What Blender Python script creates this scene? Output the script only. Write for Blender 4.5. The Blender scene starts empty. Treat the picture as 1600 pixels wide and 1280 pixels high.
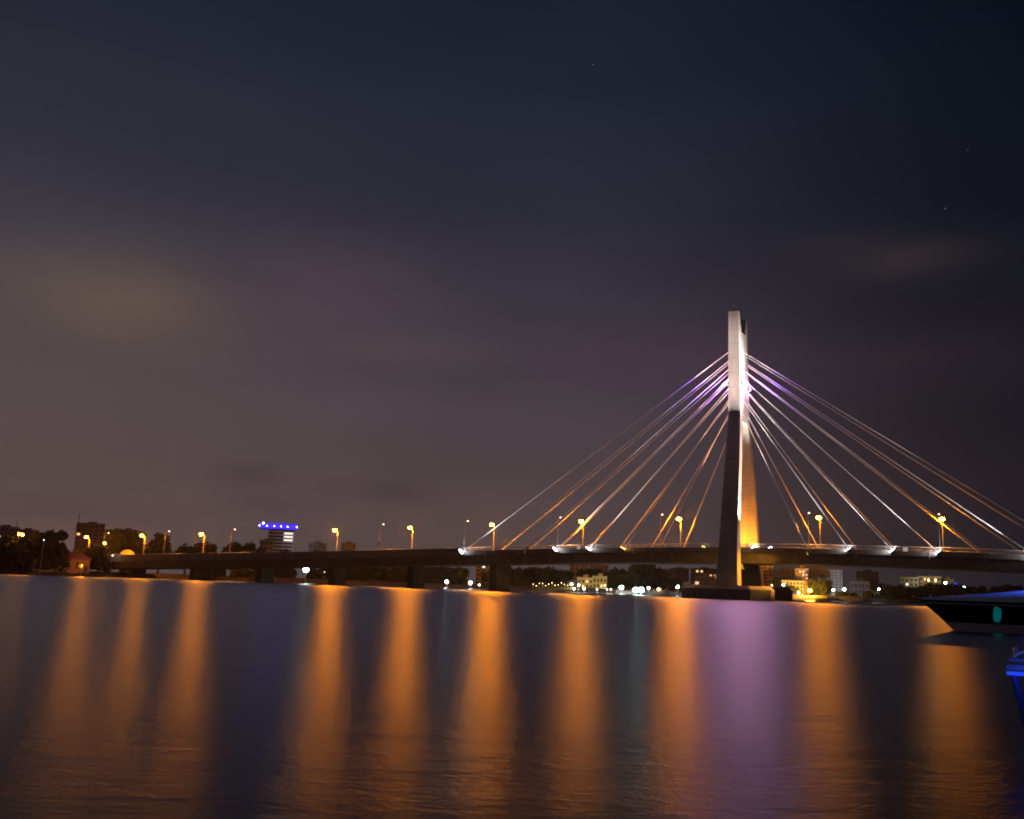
import bpy, math, random
from mathutils import Vector, Matrix, noise

random.seed(7)
PI = math.pi
scene = bpy.context.scene
COL = scene.collection

# ------------------------------------------------------------------ camera
# world axes: x runs along the bridge (to the right), y across it (away from
# the camera), z up, the calm water at z = 0, the pylon stands at x = 1, y = 0
TH = math.radians(26.6); PITCH = math.radians(10.46); ROLL = math.radians(1.88)
CAM = Vector((64.6, -275.3, 1.7))
HR = Vector((math.cos(TH), math.sin(TH), 0)); HF = Vector((-math.sin(TH), math.cos(TH), 0))
fw = HF * math.cos(PITCH) + Vector((0, 0, math.sin(PITCH)))
up0 = HR.cross(fw)
RV = HR * math.cos(ROLL) + up0 * math.sin(ROLL)
UV = up0 * math.cos(ROLL) - HR * math.sin(ROLL)
FPX = 1492.8
cd = bpy.data.cameras.new('camera'); cam = bpy.data.objects.new('camera', cd); COL.objects.link(cam)
cam.matrix_world = Matrix(((RV.x, UV.x, -fw.x, CAM.x), (RV.y, UV.y, -fw.y, CAM.y), (RV.z, UV.z, -fw.z, CAM.z), (0, 0, 0, 1)))
cd.sensor_width = 36; cd.lens = FPX / 1600 * 36; cd.clip_start = 0.1; cd.clip_end = 20000
scene.camera = cam

def ray(px, py):
    return (fw * FPX + RV * (px - 800) - UV * (py - 640)).normalized()
def at(px, py, dist):
    """surveyed place: bearing of column px, height of row py, at a ground distance in metres"""
    d = ray(px, py); t = dist / math.hypot(d.x, d.y)
    return CAM + d * t
def ground(px, dist):
    p = at(px, 889.5 + .0328 * px, dist); return Vector((p.x, p.y, 0))
def zat(px, py, dist):
    return at(px, py, dist).z

def lin(r, g, b):
    f = lambda c: (c / 255 / 12.92) if c <= 10.3 else ((c / 255 + .055) / 1.055) ** 2.4
    return (f(r), f(g), f(b), 1)

# ------------------------------------------------------------------ world: night sky with city glow
world = bpy.data.worlds.new('World'); scene.world = world; world.use_nodes = True
wt = world.node_tree; wt.nodes.clear()
def wn(t, **k):
    n = wt.nodes.new(t)
    for a, v in k.items(): setattr(n, a, v)
    return n
def wl(a, b): wt.links.new(a, b)
wout = wn('ShaderNodeOutputWorld'); bg = wn('ShaderNodeBackground'); wl(bg.outputs[0], wout.inputs[0])
tc = wn('ShaderNodeTexCoord')
sep = wn('ShaderNodeSeparateXYZ'); wl(tc.outputs['Generated'], sep.inputs[0])
def wmath(op, a, b=None, clamp=False):
    n = wn('ShaderNodeMath', operation=op, use_clamp=clamp)
    for i, v in enumerate((a, b)):
        if v is None: continue
        if isinstance(v, (int, float)): n.inputs[i].default_value = v
        else: wl(v, n.inputs[i])
    return n.outputs[0]
def wdot(vec):
    n = wn('ShaderNodeVectorMath', operation='DOT_PRODUCT'); wl(tc.outputs['Generated'], n.inputs[0])
    n.inputs[1].default_value = vec; return n.outputs['Value']
def wramp(fac, stops):
    n = wn('ShaderNodeValToRGB'); cr = n.color_ramp; cr.interpolation = 'B_SPLINE'
    cr.elements[0].position = stops[0][0]; cr.elements[0].color = stops[0][1]
    cr.elements[1].position = stops[1][0]; cr.elements[1].color = stops[1][1]
    for p, c in stops[2:]:
        e = cr.elements.new(p); e.color = c
    wl(fac, n.inputs[0]); return n.outputs['Color']
def wmix(fac, a, b, mode='MIX'):
    n = wn('ShaderNodeMix', data_type='RGBA', blend_type=mode)
    if isinstance(fac, float): n.inputs[0].default_value = fac
    else: wl(fac, n.inputs[0])
    for i, v in ((6, a), (7, b)):
        if isinstance(v, tuple): n.inputs[i].default_value = v
        else: wl(v, n.inputs[i])
    return n.outputs[2]
elev = wmath('MULTIPLY', wmath('ARCSINE', sep.outputs[2]), 2 / PI, True)       # 0 horizon .. 1 zenith
side = wdot(HR)                                                                # -0.5 left .. 0.45 right
def el(deg): return max(0.0, deg / 90)
rl = wramp(elev, [(0, lin(94, 78, 76)), (el(4), lin(93, 77, 76)), (el(9), lin(89, 76, 76)), (el(15), lin(75, 68, 74)), (el(21), lin(54, 53, 64)), (el(33), lin(26, 35, 48)), (1, lin(14, 20, 32))])
rc = wramp(elev, [(0, lin(84, 72, 72)), (el(4), lin(80, 70, 72)), (el(9), lin(75, 66, 73)), (el(15), lin(61, 55, 66)), (el(22), lin(42, 44, 57)), (el(34), lin(23, 32, 47)), (1, lin(14, 20, 32))])
rr = wramp(elev, [(0, lin(34, 32, 38)), (el(4), lin(33, 29, 36)), (el(9), lin(30, 26, 34)), (el(15), lin(24, 24, 33)), (el(22), lin(13, 19, 29)), (el(34), lin(5, 14, 25)), (1, lin(3, 8, 16))])
def mrange(v, a, b):
    n = wn('ShaderNodeMapRange', interpolation_type='SMOOTHSTEP'); wl(v, n.inputs[0])
    n.inputs[1].default_value = a; n.inputs[2].default_value = b; return n.outputs[0]
sky = wmix(mrange(side, -.55, .03), rl, rc)
sky = wmix(mrange(side, .0, .50), sky, rr)
# thin clouds caught by the glow of the city, and darker banks low over it
wno = wn('ShaderNodeTexNoise'); wno.inputs['Scale'].default_value = 9; wno.inputs['Detail'].default_value = 5
wmp = wn('ShaderNodeMapping'); wmp.inputs['Scale'].default_value = (1, 1, 3.5)
wl(tc.outputs['Generated'], wmp.inputs[0]); wl(wmp.outputs[0], wno.inputs[0])
nz = wmath('SUBTRACT', wno.outputs[0], .5)
def cloud(px, py, sa, sb, col, amt, sky, warp=1.2):
    c = ray(px, py); r = Vector((0, 0, 1)).cross(c).normalized() * -1; u = r.cross(c)
    a = wmath('DIVIDE', wdot(r), sa); b = wmath('DIVIDE', wdot(u), sb)
    q = wmath('ADD', wmath('MULTIPLY', a, a), wmath('MULTIPLY', b, b))
    q = wmath('ADD', q, wmath('MULTIPLY', nz, warp))
    m = wmath('MULTIPLY', wmath('EXPONENT', wmath('MULTIPLY', q, -1)), amt, True)
    front = wmath('GREATER_THAN', wdot(c), 0)
    return wmix(wmath('MULTIPLY', m, front), sky, col)
sky = cloud(185, 470, .10, .042, lin(103, 87, 76), .70, sky, .5)
sky = cloud(520, 455, .10, .05, lin(84, 66, 78), .45, sky)
sky = cloud(1400, 405, .060, .016, lin(62, 52, 54), .6, sky, 2.2)
sky = cloud(1290, 385, .05, .012, lin(46, 42, 50), .5, sky, 2.2)
sky = cloud(1480, 560, .12, .03, lin(46, 36, 44), .4, sky, 2.0)
sky = cloud(1000, 560, .16, .03, lin(76, 58, 74), .35, sky, 2.0)
sky = cloud(620, 545, .09, .018, lin(86, 74, 74), .4, sky)
sky = cloud(392, 742, .036, .013, lin(70, 60, 66), .75, sky)
sky = cloud(610, 770, .040, .012, lin(66, 57, 62), .75, sky)
sky = cloud(520, 762, .030, .010, lin(70, 60, 64), .6, sky)
sky = cloud(430, 790, .06, .012, lin(74, 62, 66), .5, sky)
sky = cloud(60, 790, .06, .012, lin(86, 70, 72), .5, sky)
sky = cloud(90, 855, .10, .02, lin(116, 86, 78), .5, sky)
# a little large-scale unevenness
wno2 = wn('ShaderNodeTexNoise'); wno2.inputs['Scale'].default_value = 3.6; wno2.inputs['Detail'].default_value = 5
wl(wmp.outputs[0], wno2.inputs[0])
uneven = wmath('ADD', wmath('MULTIPLY', wmath('SUBTRACT', wno2.outputs[0], .5), .42), 1.0)
vsc = wn('ShaderNodeVectorMath', operation='SCALE'); wl(sky, vsc.inputs[0]); wl(uneven, vsc.inputs['Scale'])
skyc = vsc.outputs[0]
for px, py, br in ((927, 101, .5), (884, 218, .25), (1477, 326, .3), (1512, 234, .22), (845, 362, .16), (1218, 175, .16)):
    s = wmath('MULTIPLY', wmath('GREATER_THAN', wdot(ray(px, py)), math.cos(.00042)), br)
    ad = wn('ShaderNodeVectorMath', operation='ADD'); wl(skyc, ad.inputs[0])
    cc = wn('ShaderNodeCombineXYZ')
    for i in range(3): wl(s, cc.inputs[i])
    wl(cc.outputs[0], ad.inputs[1]); skyc = ad.outputs[0]
wl(skyc, bg.inputs[0]); bg.inputs[1].default_value = 1.0

scene.view_settings.view_transform = 'Standard'; scene.view_settings.look = 'None'
scene.view_settings.exposure = 0; scene.view_settings.gamma = 1
scene.render.engine = 'CYCLES'
scene.cycles.use_denoising = True
scene.cycles.max_bounces = 5; scene.cycles.diffuse_bounces = 2; scene.cycles.glossy_bounces = 3
scene.cycles.volume_bounces = 0
scene.cycles.sample_clamp_direct = 0; scene.cycles.sample_clamp_indirect = 4
scene.cycles.caustics_reflective = False
scene.cycles.filter_width = 2.0

# ------------------------------------------------------------------ helpers
def tag(o, label=None, cat=None, group=None, kind=None):
    if label: o['label'] = label
    if cat: o['category'] = cat
    if group: o['group'] = group
    if kind: o['kind'] = kind
    return o
def empty(name, loc=(0, 0, 0), rz=0.0, label=None, cat=None, group=None):
    o = bpy.data.objects.new(name, None); COL.objects.link(o); o.location = loc; o.rotation_euler = (0, 0, rz)
    o.empty_display_size = .5
    return tag(o, label, cat, group)
class MB:
    def __init__(s): s.v = []; s.f = []
    def add(s, vs, fs):
        n = len(s.v); s.v += [tuple(v) for v in vs]; s.f += [tuple(i + n for i in f) for f in fs]; return s
    def box(s, x0, x1, y0, y1, z0, z1):
        return s.add([(x0, y0, z0), (x1, y0, z0), (x1, y1, z0), (x0, y1, z0), (x0, y0, z1), (x1, y0, z1), (x1, y1, z1), (x0, y1, z1)],
                     [(3, 2, 1, 0), (4, 5, 6, 7), (0, 1, 5, 4), (1, 2, 6, 5), (2, 3, 7, 6), (3, 0, 4, 7)])
    def loft(s, rings, caps=True):
        n = len(rings[0]); vs = [p for r in rings for p in r]; fs = []
        for k in range(len(rings) - 1):
            for i in range(n):
                j = (i + 1) % n; fs.append((k * n + i, k * n + j, (k + 1) * n + j, (k + 1) * n + i))
        if caps: fs.append(tuple(reversed(range(n)))); fs.append(tuple((len(rings) - 1) * n + i for i in range(n)))
        return s.add(vs, fs)
    def tube(s, a, b, r0, r1=None, n=8):
        a = Vector(a); b = Vector(b); r1 = r0 if r1 is None else r1
        d = (b - a).normalized(); u = d.orthogonal().normalized(); w = d.cross(u)
        return s.loft([[p + (u * math.cos(2 * PI * i / n) + w * math.sin(2 * PI * i / n)) * r for i in range(n)] for p, r in ((a, r0), (b, r1))])
    def path(s, pts, rads, n=8):
        pts = [Vector(p) for p in pts]; rings = []
        u = (pts[1] - pts[0]).normalized().orthogonal().normalized()
        for i, p in enumerate(pts):
            d = (pts[min(i + 1, len(pts) - 1)] - pts[max(i - 1, 0)]).normalized()
            u = (u - d * u.dot(d)).normalized(); w = d.cross(u); r = rads[i] if isinstance(rads, (list, tuple)) else rads
            rings.append([p + (u * math.cos(2 * PI * k / n) + w * math.sin(2 * PI * k / n)) * r for k in range(n)])
        return s.loft(rings)
    def ball(s, c, rx, ry, rz, n=10, m=6):
        rings = []
        for i in range(1, m):
            a = PI * i / m
            rings.append([(c[0] + rx * math.sin(a) * math.cos(2 * PI * k / n), c[1] + ry * math.sin(a) * math.sin(2 * PI * k / n), c[2] - rz * math.cos(a)) for k in range(n)])
        return s.loft(rings)
    def build(s, name, mat, parent=None, smooth=False, bevel=0):
        me = bpy.data.meshes.new(name); me.from_pydata(s.v, [], s.f); me.materials.append(mat); me.update()
        if smooth: me.polygons.foreach_set('use_smooth', [True] * len(me.polygons))
        o = bpy.data.objects.new(name, me); COL.objects.link(o); o.parent = parent
        if bevel:
            m = o.modifiers.new('bevel', 'BEVEL'); m.width = bevel; m.segments = 2; m.limit_method = 'ANGLE'
        return o
def copy_tree(o, parent=None):
    c = o.copy(); COL.objects.link(c); c.parent = parent
    for ch in list(o.children): copy_tree(ch, c)
    return c

def mat(name, col, rough=.7, metal=0, nscale=0, namt=.3, bump=0, emit=None, estr=0, spec=.5, streak=False, lines=0):
    m = bpy.data.materials.new(name); m.use_nodes = True; t = m.node_tree; b = t.nodes['Principled BSDF']
    c = tuple(col[:3]) + (1,)
    b.inputs['Base Color'].default_value = c; b.inputs['Roughness'].default_value = rough
    b.inputs['Metallic'].default_value = metal; b.inputs['Specular IOR Level'].default_value = spec
    if nscale:
        g = t.nodes.new('ShaderNodeTexCoord'); n = t.nodes.new('ShaderNodeTexNoise'); n.inputs['Scale'].default_value = nscale
        n.inputs['Detail'].default_value = 6; n.inputs['Roughness'].default_value = .65
        if streak:
            mp = t.nodes.new('ShaderNodeMapping'); mp.inputs['Scale'].default_value = (1, 1, .16)
            t.links.new(g.outputs['Object'], mp.inputs[0]); t.links.new(mp.outputs[0], n.inputs[0])
        else: t.links.new(g.outputs['Object'], n.inputs[0])
        r = t.nodes.new('ShaderNodeValToRGB')
        r.color_ramp.elements[0].position = .3; r.color_ramp.elements[1].position = .75
        r.color_ramp.elements[0].color = tuple(x * (1 - namt) for x in c[:3]) + (1,)
        r.color_ramp.elements[1].color = tuple(min(1, x * (1 + namt)) for x in c[:3]) + (1,)
        t.links.new(n.outputs[0], r.inputs[0]); src = r.outputs[0]
        if lines:
            sp = t.nodes.new('ShaderNodeSeparateXYZ'); t.links.new(g.outputs['Object'], sp.inputs[0])
            d1 = t.nodes.new('ShaderNodeMath'); d1.operation = 'DIVIDE'; d1.inputs[1].default_value = lines; t.links.new(sp.outputs[2], d1.inputs[0])
            d2 = t.nodes.new('ShaderNodeMath'); d2.operation = 'FRACT'; t.links.new(d1.outputs[0], d2.inputs[0])
            d3 = t.nodes.new('ShaderNodeMath'); d3.operation = 'LESS_THAN'; d3.inputs[1].default_value = .045; t.links.new(d2.outputs[0], d3.inputs[0])
            mx = t.nodes.new('ShaderNodeMix'); mx.data_type = 'RGBA'; t.links.new(d3.outputs[0], mx.inputs[0])
            t.links.new(src, mx.inputs[6]); mx.inputs[7].default_value = tuple(x * .72 for x in c[:3]) + (1,); src = mx.outputs[2]
        t.links.new(src, b.inputs['Base Color'])
        if bump:
            bp = t.nodes.new('ShaderNodeBump'); bp.inputs['Strength'].default_value = bump; bp.inputs['Distance'].default_value = .1
            t.links.new(n.outputs[0], bp.inputs['Height']); t.links.new(bp.outputs[0], b.inputs['Normal'])
    if emit:
        b.inputs['Emission Color'].default_value = tuple(emit[:3]) + (1,); b.inputs['Emission Strength'].default_value = estr
    return m

SOD = (1.0, .275, .002)       # sodium lamp light
M = dict(
    pylon=mat('pylon_concrete', (.42, .40, .37), .8, nscale=.35, namt=.22, bump=.15, streak=True, lines=4.3),
    concrete=mat('bridge_concrete', (.22, .205, .19), .85, nscale=.5, namt=.3, bump=.2, streak=True),
    shaded=mat('shaded_pier_concrete', (.07, .065, .055), .9, nscale=.5, namt=.4, streak=True),  # pier concrete darkened: the night shade under the deck is in its colour
    cap=mat('pile_cap_concrete', (.20, .18, .16), .85, nscale=.6, namt=.35, bump=.3),
    asphalt=mat('asphalt', (.05, .05, .05), .85, nscale=2, namt=.3),
    steel=mat('galvanised_steel', (.42, .42, .42), .45, .6, nscale=3, namt=.15),
    rail=mat('painted_rail', (.55, .52, .48), .5, .2, nscale=2, namt=.2),
    cable=mat('cable_sheath', (.80, .80, .80), .45, nscale=1.5, namt=.08),
    lampbody=mat('lamp_housing', (.25, .25, .25), .5, .5, nscale=5, namt=.1),
    black=mat('black_metal', (.03, .03, .03), .5, .3, nscale=5, namt=.2),
    sodium=mat('sodium_glass', (.9, .6, .2), .3, emit=(1.0, .30, .010), estr=260),
    sodium_dim=mat('half_hidden_lamp_glass', (.9, .7, .5), .3, emit=(1.0, .58, .34), estr=11),
    white_l=mat('white_lamp_glass', (.9, .9, .9), .3, emit=(.86, .96, 1.0), estr=50),
    cool_l=mat('cool_lamp_glass', (.9, .95, .95), .3, emit=(.60, .95, .90), estr=45),
    warm_l=mat('warm_lamp_glass', (.9, .8, .5), .3, emit=(1.0, .66, .26), estr=14),
    violet_l=mat('violet_lamp_glass', (.5, .3, .9), .3, emit=(.45, .10, 1.0), estr=60),
    flood_w=mat('floodlight_glass', (.9, .9, .9), .3, emit=(.95, .95, 1.0), estr=32), flood_a=mat('amber_floodlight_glass', (.9, .7, .4), .3, emit=(1.0, .5, .12), estr=14),
    tiny=mat('small_lamp_glass', (.9, .9, .9), .3, emit=(.9, .95, 1.0), estr=7),
    flood_dim=mat('floodlight_glass_side', (.9, .7, .4), .3, emit=(1.0, .5, .1), estr=3), sign_lit_white=mat('sign_lit_white', (.8, .8, .8), .5, nscale=3, namt=.1, emit=(1, .95, .9), estr=.25),  # white sign panel emits faintly, standing in for floodlight falling on it
    sign=mat('painted_sign', (.45, .45, .45), .6, nscale=4, namt=.1),
)

# ------------------------------------------------------------------ water
def water_mat():
    m = bpy.data.materials.new('lagoon_water'); m.use_nodes = True; t = m.node_tree; t.nodes.clear()
    N = t.nodes.new; L = t.links.new
    out = N('ShaderNodeOutputMaterial'); mix = N('ShaderNodeMixShader'); dif = N('ShaderNodeBsdfDiffuse'); gl = N('ShaderNodeBsdfAnisotropic')
    gl.distribution = 'BECKMANN'; gl.inputs['Anisotropy'].default_value = .12; gl.inputs['Color'].default_value = (.86, .86, .88, 1)
    dif.inputs['Color'].default_value = (.012, .016, .016, 1)
    fr = N('ShaderNodeFresnel'); fr.inputs['IOR'].default_value = 1.34
    tc = N('ShaderNodeTexCoord'); mp = N('ShaderNodeMapping'); rot = N('ShaderNodeMapping'); rot.inputs['Rotation'].default_value = (0, 0, -TH); L(tc.outputs['Object'], rot.inputs[0])
    mp.inputs['Scale'].default_value = (1.3, 2.4, 1)
    n1 = N('ShaderNodeTexNoise'); n1.inputs['Scale'].default_value = 1.6; n1.inputs['Detail'].default_value = 5; n1.inputs['Roughness'].default_value = .72
    n2 = N('ShaderNodeTexNoise'); n2.inputs['Scale'].default_value = .3; n2.inputs['Detail'].default_value = 3
    L(rot.outputs[0], mp.inputs[0]); L(mp.outputs[0], n1.inputs[0]); L(mp.outputs[0], n2.inputs[0])
    ad = N('ShaderNodeMath'); ad.operation = 'MULTIPLY_ADD'; ad.inputs[1].default_value = 2.4; L(n2.outputs[0], ad.inputs[0]); L(n1.outputs[0], ad.inputs[2])
    bp = N('ShaderNodeBump'); bp.inputs['Strength'].default_value = .4; bp.inputs['Distance'].default_value = .045
    mp3 = N('ShaderNodeMapping'); mp3.inputs['Scale'].default_value = (5.0, 8.5, 1)
    n3 = N('ShaderNodeTexNoise'); n3.inputs['Scale'].default_value = 1.0; n3.inputs['Detail'].default_value = 3
    L(rot.outputs[0], mp3.inputs[0]); L(mp3.outputs[0], n3.inputs[0])
    ad3 = N('ShaderNodeMath'); ad3.operation = 'MULTIPLY_ADD'; ad3.inputs[1].default_value = .42; L(n3.outputs[0], ad3.inputs[0])
    L(ad.outputs[0], ad3.inputs[2]); L(ad3.outputs[0], bp.inputs['Height']); L(bp.outputs[0], gl.inputs['Normal'])
    # wind roughens the open lagoon; the water near the jetty is more sheltered, with patches
    geo = N('ShaderNodeNewGeometry'); dt = N('ShaderNodeVectorMath'); dt.operation = 'DOT_PRODUCT'; dt.inputs[1].default_value = HF
    L(geo.outputs['Position'], dt.inputs[0]); mr = N('ShaderNodeMapRange'); L(dt.outputs['Value'], mr.inputs[0])
    c0 = CAM.dot(HF); mr.inputs[1].default_value = c0 + 5; mr.inputs[2].default_value = c0 + 230; mr.inputs[3].default_value = .355; mr.inputs[4].default_value = .52
    n4 = N('ShaderNodeTexNoise'); n4.inputs['Scale'].default_value = .045; n4.inputs['Detail'].default_value = 4; L(rot.outputs[0], n4.inputs[0])
    pa = N('ShaderNodeMath'); pa.operation = 'MULTIPLY_ADD'; pa.inputs[1].default_value = .07; L(n4.outputs[0], pa.inputs[0]); L(mr.outputs[0], pa.inputs[2])
    sb = N('ShaderNodeMath'); sb.operation = 'SUBTRACT'; sb.inputs[1].default_value = .035; L(pa.outputs[0], sb.inputs[0]); L(sb.outputs[0], gl.inputs['Roughness'])
    tg = N('ShaderNodeCombineXYZ'); tg.inputs[0].default_value = HR.x; tg.inputs[1].default_value = HR.y; L(tg.outputs[0], gl.inputs['Tangent'])
    L(fr.outputs[0], mix.inputs[0]); L(dif.outputs[0], mix.inputs[1]); L(gl.outputs[0], mix.inputs[2]); L(mix.outputs[0], out.inputs[0])
    return m
w = MB().add([(-1700, -350, 0), (1700, -350, 0), (1700, 1900, 0), (-1700, 1900, 0)], [(0, 1, 2, 3)]).build('water', water_mat())
tag(w, kind='structure')

# ------------------------------------------------------------------ bridge profile
RT = [(-420, 4.2), (-330, 6.2), (-230, 8.75), (-197, 9.6), (-167, 10.4), (-139, 11.2), (-113, 12.0), (-84, 13.0), (-56, 14.0), (-25, 14.8), (-3, 15.1), (11, 15.2), (27, 15.1), (43, 14.9), (58, 14.6), (72, 14.2), (110, 12.9), (160, 10.9), (260, 6.9), (330, 5)]
def zr(x):
    for (a, za), (b, zb) in zip(RT, RT[1:]):
        if x <= b: return za + (zb - za) * max(0, (x - a)) / (b - a)
    return RT[-1][1]
def zrail(x):
    return sum(zr(x + d) for d in (-15, -9, -3, 3, 9, 15)) / 6
def zdeck(x): return zrail(x) - 1.25
XS = [-400 + 8 * i for i in range(0, 85)]          # to x = 272
def sweep(xs, prof):
    """prof: closed list of (y, dz from rail top)"""
    return MB().loft([[(x, y, zrail(x) + dz) for y, dz in prof] for x in xs])

bridge = empty('bridge', (1, 0, 0), 0, 'long concrete cable-stayed bridge with one tall split pylon crossing the lagoon', 'bridge')
def bp_(mb, name, m, parent=bridge, **k):
    o = mb.build(name, m, parent, **k)
    if parent is bridge: o.matrix_parent_inverse = bridge.matrix_world.inverted()
    return o
bpy.context.view_layer.update()
g = sweep(XS, [(-7.6, -5.1), (7.6, -5.1), (9.4, -2.75), (9.4, -1.85), (-9.4, -1.85), (-9.4, -2.75)])
bp_(g, 'box_girder', M['concrete'])
sl = sweep(XS, [(-10.75, -1.84), (10.75, -1.84), (10.75, -1.25), (-10.75, -1.25)])
bp_(sl, 'deck_slab', M['concrete'])
bp_(sweep(XS, [(-9.3, -1.246), (9.3, -1.246), (9.3, -1.20), (-9.3, -1.20)]), 'road_surface', M['asphalt'])
# edge fascia of the cable-stayed spans, solid parapets of the approaches
XM = [-84 + 6 * i for i in range(0, 60)]; XA = [-400 + 6.32 * i for i in range(51)]
for s in (-1, 1):
    y0, y1 = (s * 10.78, s * 11.05) if s > 0 else (s * 11.05, s * 10.78)
    bp_(sweep(XM, [(y0, -2.35), (y1, -2.35), (y1, -1.02), (y0, -1.02)]), 'edge_beam', M['concrete'])
    bp_(sweep(XA, [(y0, -2.6), (y1, -2.6), (y1, -.15), (y0, -.15)]), 'parapet', M['concrete'])
    r = MB()
    yc = s * 10.55
    for zz, rr_ in ((-.05, .10), (-.38, .035), (-.68, .035)):
        r.path([(x, yc, zrail(x) + zz) for x in XM], rr_, 6)
    x = -83.0
    while x < 268:
        r.box(x - .05, x + .05, yc - .05, yc + .05, zrail(x) - 1.2, zrail(x) - .03); x += 2.1
    bp_(r, 'railing', M['rail'])
    r = MB(); r.path([(x, s * 10.9, zrail(x) + .02) for x in XA], .06, 6)
    x = -398.0
    while x < -86:
        r.box(x - .04, x + .04, s * 10.9 - .04, s * 10.9 + .04, zrail(x) - .15, zrail(x)); x += 3
    bp_(r, 'handrail', M['rail'])
# little downpipes on the near edge beam
for px in (-87.6, -75.2, -64.2, 63.5, 51.0, 33.5, -27, 84, 96):
    zz = zrail(px); bp_(MB().box(px - .12, px + .12, -11.22, -11.06, zz - 3.0, zz - 1.5), 'downpipe', M['steel'])

# pylon
PXC = 1.0
def leg_rings(s):
    #        z    outer |y|  inner |y|  width x
    prof = [(3.6, 16.6, 11.9, 5.9), (9.5, 15.8, 11.6, 5.5), (15.5, 14.5, 11.1, 5.05), (25, 12.3, 9.2, 4.7), (35, 9.9, 7.0, 4.35), (45, 7.5, 4.6, 3.9), (53, 5.75, 2.7, 3.55),
            (60, 5.65, 2.5, 3.4), (77.6, 5.55, 2.2, 3.1), (83.0, 5.5, 4.55, 3.0)]
    rings = []
    for z, o, i, wx in prof:
        a, b = s * o, s * i; h = wx / 2
        ring = [(PXC - h, a, z), (PXC + h, a, z), (PXC + h, b, z), (PXC - h, b, z)]
        if s > 0: ring = list(reversed(ring))
        rings.append(ring)
    return rings
pylon = bp_(MB().loft([[(PXC - h, -y, z), (PXC + h, -y, z), (PXC + h, y, z), (PXC - h, y, z)] for z, y, h in
        ((50.5, 3.6, 1.74), (53, 2.69, 1.72), (60, 2.49, 1.64), (77.5, 2.19, 1.5))]), 'pylon', M['pylon'])
for s in (-1, 1):
    bp_(MB().loft(leg_rings(s)), 'leg', M['pylon'], parent=pylon, bevel=.08)
for s in (-1, 1):   # cross beam carrying the deck, hidden between the legs
    pass
bp_(MB().box(PXC - 2.2, PXC + 2.2, -11.5, 11.5, 8.3, 9.9), 'crossbeam', M['concrete'], parent=pylon)
bp_(MB().tube((PXC, -5.0, 83), (PXC, -5.0, 85.2), .04), 'lightning_rod', M['steel'], parent=pylon)
bp_(MB().box(PXC - 1.0, PXC - .2, 10.9, 11.12, 15.2, 17.4), 'access_door', M['black'], parent=pylon)

# pile caps: two long octagons under the legs
def cap(x0, x1, y0, y1, ch, z0=-1, z1=3.0, name='pile_cap'):
    def oc(e, z): return [(x0 + ch + e, y0 + e, z), (x1 - ch - e, y0 + e, z), (x1 - e, y0 + ch + e, z), (x1 - e, y1 - ch - e, z), (x1 - ch - e, y1 - e, z), (x0 + ch + e, y1 - e, z), (x0 + e, y1 - ch - e, z), (x0 + e, y0 + ch + e, z)]
    return bp_(MB().loft([oc(0, z0), oc(0, z1 - .2), oc(.9, z1 + .75)]), name, M['cap'])
cap(-11.5, 12.5, -20.5, -6.5, 4.3)
cap(-11.5, 12.5, 5.5, 19.5, 4.3)
bp_(MB().box(-6.5, 7.5, -6.8, 5.8, -1, 2.9), 'tie_beam', M['cap'])
# piers
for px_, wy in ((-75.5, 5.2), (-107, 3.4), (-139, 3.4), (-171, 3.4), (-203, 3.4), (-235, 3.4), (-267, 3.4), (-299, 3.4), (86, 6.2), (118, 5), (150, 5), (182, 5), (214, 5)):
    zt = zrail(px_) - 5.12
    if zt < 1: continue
    p = bp_(MB().loft([[(px_ - a, -wy, z), (px_ + a, -wy, z), (px_ + a, wy, z), (px_ - a, wy, z)] for z, a in ((-1, 1.3), (zt, 1.1))]), 'pier', M['shaded'])

# cables: two planes, seven each side
anch_z = [71.3, 68.6, 66.2, 63.4, 60.6, 57.4, 53.6]
st = [84.5 - 10.67 * k for k in range(7)]
for side_ in (-1, 1):
    for pl in (-1, 1):
        for k in range(7):
            xb = PXC + side_ * st[k]; xt = PXC + side_ * 1.55
            a = Vector((xb, pl * 11.25, zdeck(xb) - .35)); b = Vector((xt, pl * (4.1 if k else 4.1), anch_z[k]))
            cb = bp_(MB().tube(a, b, .095, n=8), 'cable', M['cable'])
            d = (b - a).normalized()
            bp_(MB().tube(a - d * .2, a + d * 2.2, .22, .2, 8), 'anchor_sleeve', M['steel'], parent=cb)
            bp_(MB().box(xb - .55, xb + .55, min(pl * 11.06, pl * 11.6), max(pl * 11.06, pl * 11.6), zdeck(xb) - 1.1, zdeck(xb) - .2), 'anchor_block', M['concrete'], parent=cb)

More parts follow.
